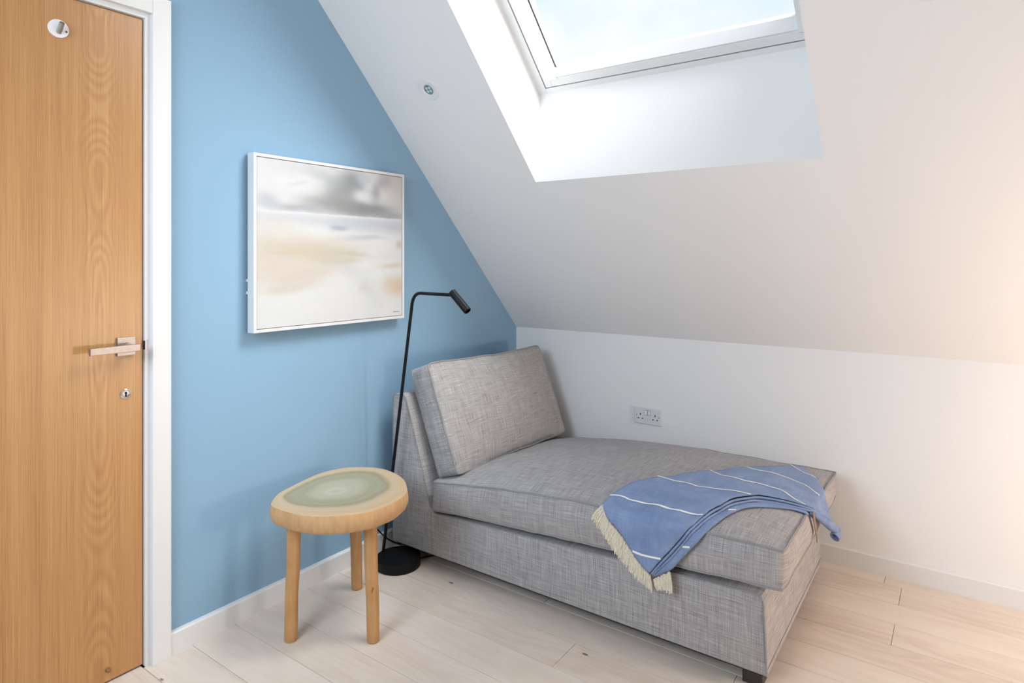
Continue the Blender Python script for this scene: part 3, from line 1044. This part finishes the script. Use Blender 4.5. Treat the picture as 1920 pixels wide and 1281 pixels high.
FXK = [.315, .571, .824, 1.0, 1.15, 1.4, 1.695]
FZK = [.368, .404, .431, .443, .449, .450, .450]
MX0, MX1, MY0, MY1 = .315, 1.70, -1.062, -.13
def zedge(x): return float(np.interp(x, FXK, FZK))
def zbot(x): return float(np.interp(x, [0.315, 1.05, 1.70], [0.257, 0.304, 0.335]))
def ztop(x, y):
    u = min(max(2 * (x - MX0) / (MX1 - MX0) - 1, -1), 1)
    v = min(max(2 * (y - MY0) / (MY1 - MY0) - 1, -1), 1)
    return zedge(x) - .026 * ((v + 1) / 2) ** 2 + .046 * (1 - abs(u) ** 4) * (1 - abs(v) ** 3.5)

def cushion(name, a0, a1, b0, b1, top, bot, bulge, rc, wr, na, nb, nw, seed, mat, slump=lambda p: p):
    """boxed cushion: a, b span the flat sides, top/bot give the two puffed faces"""
    def F(u, v, w):
        x = a0 + (u + 1) / 2 * (a1 - a0)
        y = b0 + (v + 1) / 2 * (b1 - b0)
        zt, zb = top(x, y), bot(x, y)
        z = zb + (w + 1) / 2 * (zt - zb)
        # plan corners rounded
        cx = a1 - rc if x > a1 - rc else (a0 + rc if x < a0 + rc else None)
        cy = b1 - rc if y > b1 - rc else (b0 + rc if y < b0 + rc else None)
        if cx is not None and cy is not None:
            dx, dy = x - cx, y - cy
            hyp = math.hypot(dx, dy)
            if hyp > 1e-9:
                k = max(abs(dx), abs(dy)) / hyp
                x, y = cx + dx * k, cy + dy * k
        bw = (1 - w * w)
        x += math.copysign(bulge * bw * abs(u) ** 10 * (1 - abs(v) ** 8), u)
        y += math.copysign(bulge * bw * abs(v) ** 10 * (1 - abs(u) ** 8), v)
        p = slump(Vector((x, y, z)))
        nv = mnoise.noise_vector(p * 9 + Vector((seed, 0, 0))) * wr + mnoise.noise_vector(p * 24 + Vector((0, seed, 0))) * wr * 0.4
        return p + nv
    bm = bmesh.new()
    wl_ = bm.verts.layers.float_vector.new('weave')
    def mk(u, v, w):
        q = bm.verts.new(F(u, v, w))
        q[wl_] = Vector((u * (a1 - a0) / 2 + seed, v * (b1 - b0) / 2, w * 0.06))
        return q
    def grid(fn, n, m):
        vs = [[mk(*fn(i / n * 2 - 1, j / m * 2 - 1)) for i in range(n + 1)] for j in range(m + 1)]
        for j in range(m):
            for i in range(n):
                bm.faces.new((vs[j][i], vs[j][i + 1], vs[j + 1][i + 1], vs[j + 1][i]))
    grid(lambda p, q: (p, q, 1), na, nb)
    grid(lambda p, q: (p, q, -1), na, nb)
    grid(lambda p, q: (p, -1, q), na, nw)
    grid(lambda p, q: (p, 1, q), na, nw)
    grid(lambda p, q: (-1, p, q), nb, nw)
    grid(lambda p, q: (1, p, q), nb, nw)
    bmesh.ops.remove_doubles(bm, verts=bm.verts[:], dist=1e-5)
    o = obj_bm(name, bm, mat, None, smooth=True)
    autosmooth(o, 60)
    loops = []
    for w in (1, -1):
        L = []
        for i in range(na): L.append((i / na * 2 - 1, -1))
        for i in range(nb): L.append((1, i / nb * 2 - 1))
        for i in range(na): L.append((1 - i / na * 2, 1))
        for i in range(nb): L.append((-1, 1 - i / nb * 2))
        loops.append([F(u, v, w) for u, v in L])
    return o, loops

seat, loops = cushion('seat_cushion', MX0, MX1, MY0, MY1, ztop, lambda x, y: zbot(x), 0.015, 0.014, 0.0040, 44, 32, 8, 4.0, M_FABRIC)
T(seat, ch)
pp = multi_tube('piping', [(l, 0.0042, True) for l in loops], M_PIPING, seat, sides=6)
# little fabric tab of the cover at the end of the seat
tabv = [(1.7155, -0.700, 0.452), (1.7215, -0.712, 0.415), (1.7250, -0.698, 0.372), (1.7245, -0.690, 0.350)]
tb = tube('zip_tab', tabv, [0.008, 0.010, 0.007, 0.0055], M_BEIGE_TAB, seat, sides=8, flat=0.35)
tb['label'] = 'short beige fabric tab at the seat end'

# back cushion: local x along the width, y up the cushion, z towards the sitter
BW, BH, BT = 0.872, 0.470, 0.105
def btop(x, y):
    u, v = 2 * x / BW - 1, 2 * y / BH - 1
    return 0.040 * (1 - abs(u) ** 2.8) * (1 - abs(v) ** 2.4)
def bbot(x, y):
    u, v = 2 * x / BW - 1, 2 * y / BH - 1
    return -BT - 0.012 * (1 - abs(u) ** 3) * (1 - abs(v) ** 3)
def bslump(p):
    q = p.x / BW
    t = p.y / BH
    p.y -= 0.022 * max(0.0, q - 0.25) * t + 0.010 * math.sin(PI * q) * t
    p.y -= 0.012 * (1 - t) * (1 - q) ** 2 + 0.020 * q * (1 - t)
    return p
bc, loops = cushion('back_cushion', 0.0, BW, 0.0, BH, btop, bbot, 0.008, 0.02, 0.0045, 32, 22, 7, 21.0, M_FABRIC, bslump)
tilt = math.radians(21)
yax = Vector((-math.sin(tilt), 0, math.cos(tilt)))   # up the cushion
zax = Vector((math.cos(tilt), 0, math.sin(tilt)))    # towards the sitter
xax = Vector((0, 1, 0))
# columns: local x -> world y, local y -> up, local z -> out
R = Matrix((( xax.x, yax.x, zax.x), (xax.y, yax.y, zax.y), (xax.z, yax.z, zax.z)))
Mb = Matrix.Translation((0.405, -1.005, 0.410)) @ R.to_4x4()
bc.data.transform(Matrix.Identity(4))
bc.parent = ch
bc.matrix_parent_inverse = Matrix.Translation(-Vector(ch.location))
bc.matrix_basis = Mb
pp = multi_tube('piping', [(l, 0.004, True) for l in loops], M_PIPING, bc, sides=6)

# ------------------------------------------------------------------ throw
HEM = [(1.124, -1.062), (1.151, -1.111), (1.205, -1.156), (1.244, -1.205), (1.278, -1.24), (1.303, -1.256)]
FOLD = [(1.308, -1.253), (1.343, -1.203), (1.374, -1.162), (1.414, -1.105), (1.442, -1.05), (1.458, -0.997), (1.477, -0.937), (1.5, -0.872), (1.527, -0.823), (1.555, -0.786), (1.585, -0.753), (1.626, -0.731), (1.686, -0.701), (1.724, -0.679), (1.754, -0.645), (1.782, -0.602), (1.808, -0.565)]
END = [(1.815, -0.56), (1.79, -0.55), (1.759, -0.507), (1.712, -0.469), (1.68, -0.411), (1.658, -0.375)]
TOPE = [(1.616, -0.295), (1.588, -0.304), (1.566, -0.329), (1.533, -0.38), (1.488, -0.451), (1.447, -0.515), (1.401, -0.587), (1.357, -0.670), (1.305, -0.745), (1.266, -0.804), (1.224, -0.845), (1.193, -0.878), (1.159, -0.941), (1.141, -0.992), (1.128, -1.04)]
LOWER = [(1.32, -1.251), (1.371, -1.216), (1.392, -1.191), (1.427, -1.144), (1.461, -1.098), (1.488, -1.035), (1.505, -0.972), (1.525, -0.912), (1.545, -0.87), (1.571, -0.836), (1.601, -0.808), (1.636, -0.777), (1.669, -0.748), (1.707, -0.730)]
OUTER = [(1.087, -1.123), (1.124, -1.153), (1.165, -1.202), (1.217, -1.25), (1.267, -1.29), (1.308, -1.307)]
STRIPES = [[(1.246, -1.204), (1.282, -1.207), (1.343, -1.203)],
           [(1.128, -1.037), (1.172, -1.03), (1.223, -1.037), (1.299, -1.034), (1.374, -1.035), (1.428, -1.030), (1.450, -1.024)],
           [(1.222, -0.844), (1.249, -0.844), (1.292, -0.856), (1.328, -0.853), (1.376, -0.856), (1.418, -0.848), (1.447, -0.836), (1.498, -0.820), (1.540, -0.806)],
           [(1.357, -0.668), (1.384, -0.691), (1.411, -0.697), (1.435, -0.692), (1.467, -0.689), (1.515, -0.674), (1.556, -0.668), (1.593, -0.669), (1.629, -0.682), (1.655, -0.693), (1.690, -0.699)],
           [(1.449, -0.514), (1.467, -0.524), (1.507, -0.524), (1.549, -0.513), (1.591, -0.506), (1.629, -0.508), (1.663, -0.526), (1.696, -0.548), (1.725, -0.556), (1.752, -0.551), (1.776, -0.552), (1.795, -0.560)],
           [(1.567, -0.328), (1.593, -0.352), (1.623, -0.372), (1.651, -0.394), (1.672, -0.405)]]
STRIPES2 = [[(1.402, -1.136), (1.432, -1.131)], [(1.501, -0.929), (1.522, -0.915)]]
THY = -1.0875          # plane of the cloth hanging before the seat front

def softplus(t, w):
    t = t / w
    return w * (t if t > 30 else math.log1p(math.exp(t)))

def drape(a, b, off):
    da = softplus(a - 1.712, 0.012)
    db = softplus(-1.074 - b, 0.010)
    x, y = min(a, 1.712), max(b, MY0)
    z = ztop(min(x, MX1), y) + off - da / 1.1 - db
    X = min(a, 1.712 + 0.006) if a <= 1.712 else 1.712 + 0.55 * max(0.0, (ztop(MX1, y) + 0.005 - z))
    Y = b if b > THY else THY
    Y = THY + softplus(b - THY, 0.010)
    if b < -1.06:
        Y -= off * 0.8
    z += off * 0.0
    return Vector((X, Y, z))

def wrinkle(a, b):
    p = Vector((a * 5 + b * 2.5, b * 16 - a * 7, 2.3))
    return 0.005 * mnoise.noise(p) + 0.0028 * mnoise.noise(p * 2.7) + 0.0035 * mnoise.noise(Vector((a * 14, b * 9, 5.1)))

def cloth(name, poly, off, amp, step=0.0105):
    P2 = resample(poly, int(3.2 / step), True)
    n = len(P2)
    lo, hi = P2.min(axis=0), P2.max(axis=0)
    def inside(x, y):
        c = False
        j = n - 1
        for i in range(n):
            xi, yi = P2[i]; xj, yj = P2[j]
            if (yi > y) != (yj > y) and x < (xj - xi) * (y - yi) / (yj - yi) + xi:
                c = not c
            j = i
        return c
    pts = [Vector((float(p[0]), float(p[1]))) for p in P2]
    for i in range(int((hi[0] - lo[0]) / step) + 1):
        for j in range(int((hi[1] - lo[1]) / step) + 1):
            x, y = lo[0] + i * step, lo[1] + (j + 0.5 * (i % 2)) * step
            if inside(x, y) and min((P2[:, 0] - x) ** 2 + (P2[:, 1] - y) ** 2) > (step * 0.55) ** 2:
                pts.append(Vector((x, y)))
    edges = [(i, (i + 1) % n) for i in range(n)]
    v2, e2, f2, *_ = delaunay_2d_cdt(pts, edges, [], 1, 1e-6)
    V = [drape(p[0], p[1], off + amp * wrinkle(p[0], p[1])) for p in v2]
    bm = bmesh.new()
    vs = [bm.verts.new(v) for v in V]
    for f in f2:
        try:
            bm.faces.new([vs[i] for i in f])
        except ValueError:
            pass
    o = obj_bm(name, bm, M_BLUE, None, smooth=True)
    if sum(p.normal.z for p in o.data.polygons) < 0:
        o.data.flip_normals()
    md = o.modifiers.new('thickness', 'SOLIDIFY')
    md.thickness = 0.0035
    md.offset = 0
    return o

th = empty('throw_blanket', (1.4, -0.8, 0.46))
tag(th, 'blue cotton throw with cream stripes and fringe draped over the chaise seat end', 'throw')
fold_s = [tuple(p) for p in catmull(FOLD, 4)]
low_s = [tuple(p) for p in catmull(LOWER, 4)]
topE = [tuple(p) for p in catmull(TOPE, 3)]
endE = [tuple(p) for p in catmull(END, 3)]
hemE = [tuple(p) for p in catmull(HEM, 3)]
T(cloth('upper_layer', hemE + fold_s + endE + topE, 0.0235, 1.0), th)
low_poly = [(1.312, -1.254)] + low_s + list(reversed([(a - 0.06, b + 0.055) for a, b in fold_s[:-14]]))
T(cloth('lower_layer', low_poly, 0.0075, 0.25), th)
# rolled edges of the folds
fs = resample(fold_s, 70)
ls = resample(low_s, 70)
def along(t_mix, off):
    return [drape(*(fs[i] * (1 - t_mix) + ls[i] * t_mix), off + 0.6 * wrinkle(*fs[i])) for i in range(70)]
T(tube('fold', along(0.10, 0.0175), 0.0040, M_BLUE, sides=8), th)
T(tube('fold', along(0.30, 0.0125), 0.0036, M_BLUE, sides=8), th)
# rolled hanging end
tipc = [drape(a, b, 0.004) for a, b in ((1.70, -0.700), (1.735, -0.672), (1.765, -0.632), (1.79, -0.598), (1.812, -0.562))]
tipc += [tipc[-1] + Vector((0.003, -0.012, -0.010)), tipc[-1] + Vector((0.000, -0.026, -0.018))]
v, f = tube_data(tipc, [0.008, 0.012, 0.016, 0.018, 0.019, 0.019, 0.0185], 14, False, False, 0.8)
ro = obj_from('rolled_end', v, f, M_BLUE, None, smooth=True)
md = ro.modifiers.new('thickness', 'SOLIDIFY'); md.thickness = 0.003
T(ro, th)
v, f = tube_data([p + Vector((0, 0, -0.002)) for p in tipc[1:-1]], [0.003, 0.006, 0.009, 0.010, 0.010], 10, False, True, 0.6)
T(obj_from('rolled_end', v, f, M_BLUE, None, smooth=True), th)

def strip(name, pts, width, off, mat, par, wr_=1.0):
    c = resample(catmull(pts, 5), max(8, int(60 * sum(math.dist(pts[i], pts[i + 1]) for i in range(len(pts) - 1)))))
    V, F = [], []
    for i, p in enumerate(c):
        d = c[min(i + 1, len(c) - 1)] - c[max(i - 1, 0)]
        d /= np.linalg.norm(d)
        nrm = np.array((-d[1], d[0]))
        for k in (-1, 0, 1):
            q = p + nrm * k * width / 2
            V.append(drape(q[0], q[1], off + wr_ * wrinkle(q[0], q[1]) + (0.0022 if k == 0 else 0.0008)))
    for i in range(len(c) - 1):
        for k in range(2):
            a = i * 3 + k
            F.append((a, a + 3, a + 4, a + 1))
    o = obj_from(name, V, F, mat, None, smooth=True)
    return T(o, par)
for s in STRIPES:
    strip('woven_stripe', s, 0.0062, 0.0262, M_STRIPE, th)
for s in STRIPES2:
    strip('woven_stripe', s, 0.0062, 0.0105, M_STRIPE, th, 0.25)

def fringe(hem, outer, n, off, seed):
    h, o_ = resample(hem, n), resample(outer, n)
    r = random.Random(seed)
    curves = []
    for i in range(n):
        for k in range(4):
            j = r.uniform(-0.5, 0.5)
            i2 = min(max(i + j, 0), n - 1)
            a = np.array([np.interp(i2, range(n), h[:, c]) for c in (0, 1)])
            e = np.array([np.interp(min(max(i2 + r.uniform(-0.5, 0.5), 0), n - 1), range(n), o_[:, c]) for c in (0, 1)])
            e = a + (e - a) * r.uniform(0.82, 1.08)
            sag = np.array((r.uniform(-0.003, 0.003), r.uniform(-0.005, 0.002)))
            pts = []
            for t in (0, 0.25, 0.5, 0.75, 1.0):
                q = a * (1 - t) + e * t + sag * math.sin(PI * t)
                p = drape(q[0], q[1], off + r.uniform(-0.003, 0.003))
                pts.append(p + Vector((0, r.uniform(-0.004, 0.001), 0)))
            curves.append((pts, [0.0026, 0.0032, 0.0030, 0.0026, 0.0016], False))
    return curves
fo = multi_tube('fringe', fringe(HEM, OUTER, 52, 0.014, 1) + fringe([(1.312, -1.262), (1.366, -1.222)], [(1.325, -1.292), (1.374, -1.285)], 10, 0.006, 2), M_FRINGE, None, sides=5)
tag(fo, 'cream knotted cotton fringe', kind='stuff')
T(fo, th)

# ------------------------------------------------------------------ log slice side table
tb_root = empty('side_table', (0.325, -1.52, 0))
tag(tb_root, 'three-legged stool-like side table cut from a log slice beside the blue wall', 'side table')
OUT = [(0.22, -1.755), (0.157, -1.688), (0.134, -1.624), (0.114, -1.553), (0.099, -1.474), (0.106, -1.409), (0.133, -1.348), (0.185, -1.308), (0.243, -1.285), (0.3, -1.283), (0.373, -1.301), (0.443, -1.34), (0.508, -1.395), (0.530, -1.433), (0.547, -1.484), (0.551, -1.536), (0.542, -1.595), (0.515, -1.648), (0.479, -1.691), (0.441, -1.725), (0.395, -1.748), (0.336, -1.761), (0.274, -1.764)]
HEART = [(0.199, -1.687), (0.161, -1.615), (0.14, -1.513), (0.156, -1.433), (0.207, -1.361), (0.279, -1.333), (0.359, -1.356), (0.424, -1.407), (0.458, -1.473), (0.464, -1.554), (0.437, -1.618), (0.381, -1.676), (0.314, -1.705), (0.262, -1.707)]
def log_slice():
    n = 96
    cen = np.array((0.307, -1.555))
    def angular(poly):
        d = np.array(catmull(poly, 8, True)) - cen
        a = np.arctan2(d[:, 1], d[:, 0]); r = np.linalg.norm(d, axis=1)
        o = np.argsort(a); a, r = a[o], r[o]
        a = np.concatenate([a - 2 * PI, a, a + 2 * PI]); r = np.concatenate([r, r, r])
        return np.interp(np.linspace(-PI, PI, n, endpoint=False), a, r)
    ro, rh = angular(OUT), angular(HEART)
    rh = np.minimum(rh, ro * 0.9)
    ang = np.linspace(-PI, PI, n, endpoint=False)
    zt, zb = 0.4755, 0.4095
    loops, ringv = [], []
    for k in range(1, 9):
        loops.append((rh * k / 8, zt - 0.0008 * math.sin(k)))
        ringv.append(0.62 * k / 8)
    for k in range(1, 6):
        loops.append((rh + (ro - 0.006 - rh) * k / 5, zt - 0.001 * (k / 5) ** 2))
        ringv.append(0.62 + 0.36 * k / 5)
    loops.append((ro - 0.0015, zt - 0.0035)); ringv.append(0.99)
    nt = len(loops)
    for t in np.linspace(0, 1, 7):
        bulge = 0.004 * math.sin(PI * t) - 0.006 * t * t
        loops.append((ro + bulge, zt - 0.008 + (zb + 0.006 - zt + 0.008) * t)); ringv.append(1.0)
    loops.append((ro - 0.012, zb)); ringv.append(1.0)
    V = [Vector((cen[0], cen[1], zt))]
    RV = [0.0]
    for (rr, z), rv in zip(loops, ringv):
        for i in range(n):
            w = 0.0022 * mnoise.noise(Vector((math.cos(ang[i]) * 3, math.sin(ang[i]) * 3, z * 14))) if rv >= 0.98 else 0
            V.append(Vector((cen[0] + (rr[i] + w) * math.cos(ang[i]), cen[1] + (rr[i] + w) * math.sin(ang[i]), z)))
            RV.append(rv)
    F, MI = [], []
    for i in range(n):
        F.append((0, 1 + i, 1 + (i + 1) % n)); MI.append(0)
    for k in range(len(loops) - 1):
        for i in range(n):
            a, b = 1 + k * n + i, 1 + k * n + (i + 1) % n
            F.append((a, a + n, b + n, b)); MI.append(0 if k < nt - 1 else 1)
    F.append(tuple(1 + (len(loops) - 1) * n + i for i in reversed(range(n)))); MI.append(1)
    o = obj_from('tabletop', V, F, None, None, True, [M_TABLE_TOP, M_TABLE_SIDE], MI)
    at = o.data.attributes.new('ring', 'FLOAT', 'POINT')
    at.data.foreach_set('value', RV)
    autosmooth(o, 40)
    return T(o, tb_root)
log_slice()
for k, (b, t, r0) in enumerate((((0.256, -1.702), (0.255, -1.686), 0.0215), ((0.490, -1.542), (0.4725, -1.540), 0.0215), ((0.175, -1.342), (0.190, -1.365), 0.0215))):
    pts, rad = [], []
    N = 22
    for i in range(N):
        q = i / (N - 1)
        z = 0.0 + 0.415 * q
        wob = Vector((mnoise.noise(Vector((k * 5, z * 5, 0))), mnoise.noise(Vector((k * 5, z * 5, 9))), 0)) * 0.006
        pts.append(Vector((b[0] + (t[0] - b[0]) * q, b[1] + (t[1] - b[1]) * q, z)) + wob * math.sin(PI * min(1, q * 1.2 + 0.1)))
        rad.append(r0 * (1 + 0.05 * mnoise.noise(Vector((k, z * 9, 4)))) * (0.99 + 0.10 * q))
    pts.insert(1, pts[0] + Vector((0, 0, 0.004))); rad.insert(1, rad[0]); rad[0] *= 0.86
    T(tube('leg', pts, rad, M_LEG, sides=18), tb_root)

# ------------------------------------------------------------------ black reading lamp
lp = empty('floor_lamp', (0.172, -1.110, 0))
tag(lp, 'slim black reading floor lamp with leaning stem and tube head', 'lamp')
T(lathe('base', [(0.092, 0.0), (0.0935, 0.002), (0.0935, 0.038), (0.0925, 0.040), (0.02, 0.0402)], M_BLACK, None, 56,
        lambda v: Vector((v.x + 0.169, v.y - 1.112, v.z))), lp)
p0 = Vector((0.0835, -1.118, 0.036))
p1 = Vector((0.268, -1.122, 1.162))
p2 = Vector((0.490, -1.125, 1.160))
c0 = p0.lerp(p1, 0.955)
c1 = p1.lerp(p2, 0.19)
bend = [c0 * (1 - t) ** 2 + p1 * 2 * t * (1 - t) + c1 * t * t for t in np.linspace(0, 1, 9)]
T(tube('pole', [p0, p0.lerp(p1, 0.4), p0.lerp(p1, 0.8)] + bend + [c1.lerp(p2, 0.5), p2], 0.0068, M_BLACK, sides=14), lp)
h0, h1 = Vector((0.481, -1.126, 1.173)), Vector((0.563, -1.126, 1.100))
hd = (h1 - h0).normalized()
hq = hd.to_track_quat('Z', 'Y')
hl = (h1 - h0).length
hdo = T(lathe('lamp_head', [(0.012, 0.0), (0.0155, 0.003), (0.0155, hl - 0.002), (0.0148, hl), (0.0125, hl), (0.0125, hl - 0.012), (0.004, hl - 0.014)], M_BLACK, None, 28,
              lambda v: h0 + hq @ v), lp)
cab = catmull([(0.020, -1.13, 0.165), (0.021, -1.10, 0.118), (0.026, -1.06, 0.070), (0.034, -1.015, 0.030), (0.060, -0.97, 0.006), (0.11, -0.93, 0.004), (0.20, -0.90, 0.004), (0.24, -0.95, 0.004), (0.20, -1.03, 0.005)], 6)
T(tube('power_cord', cab, 0.0032, M_BLACK, sides=8), lp)
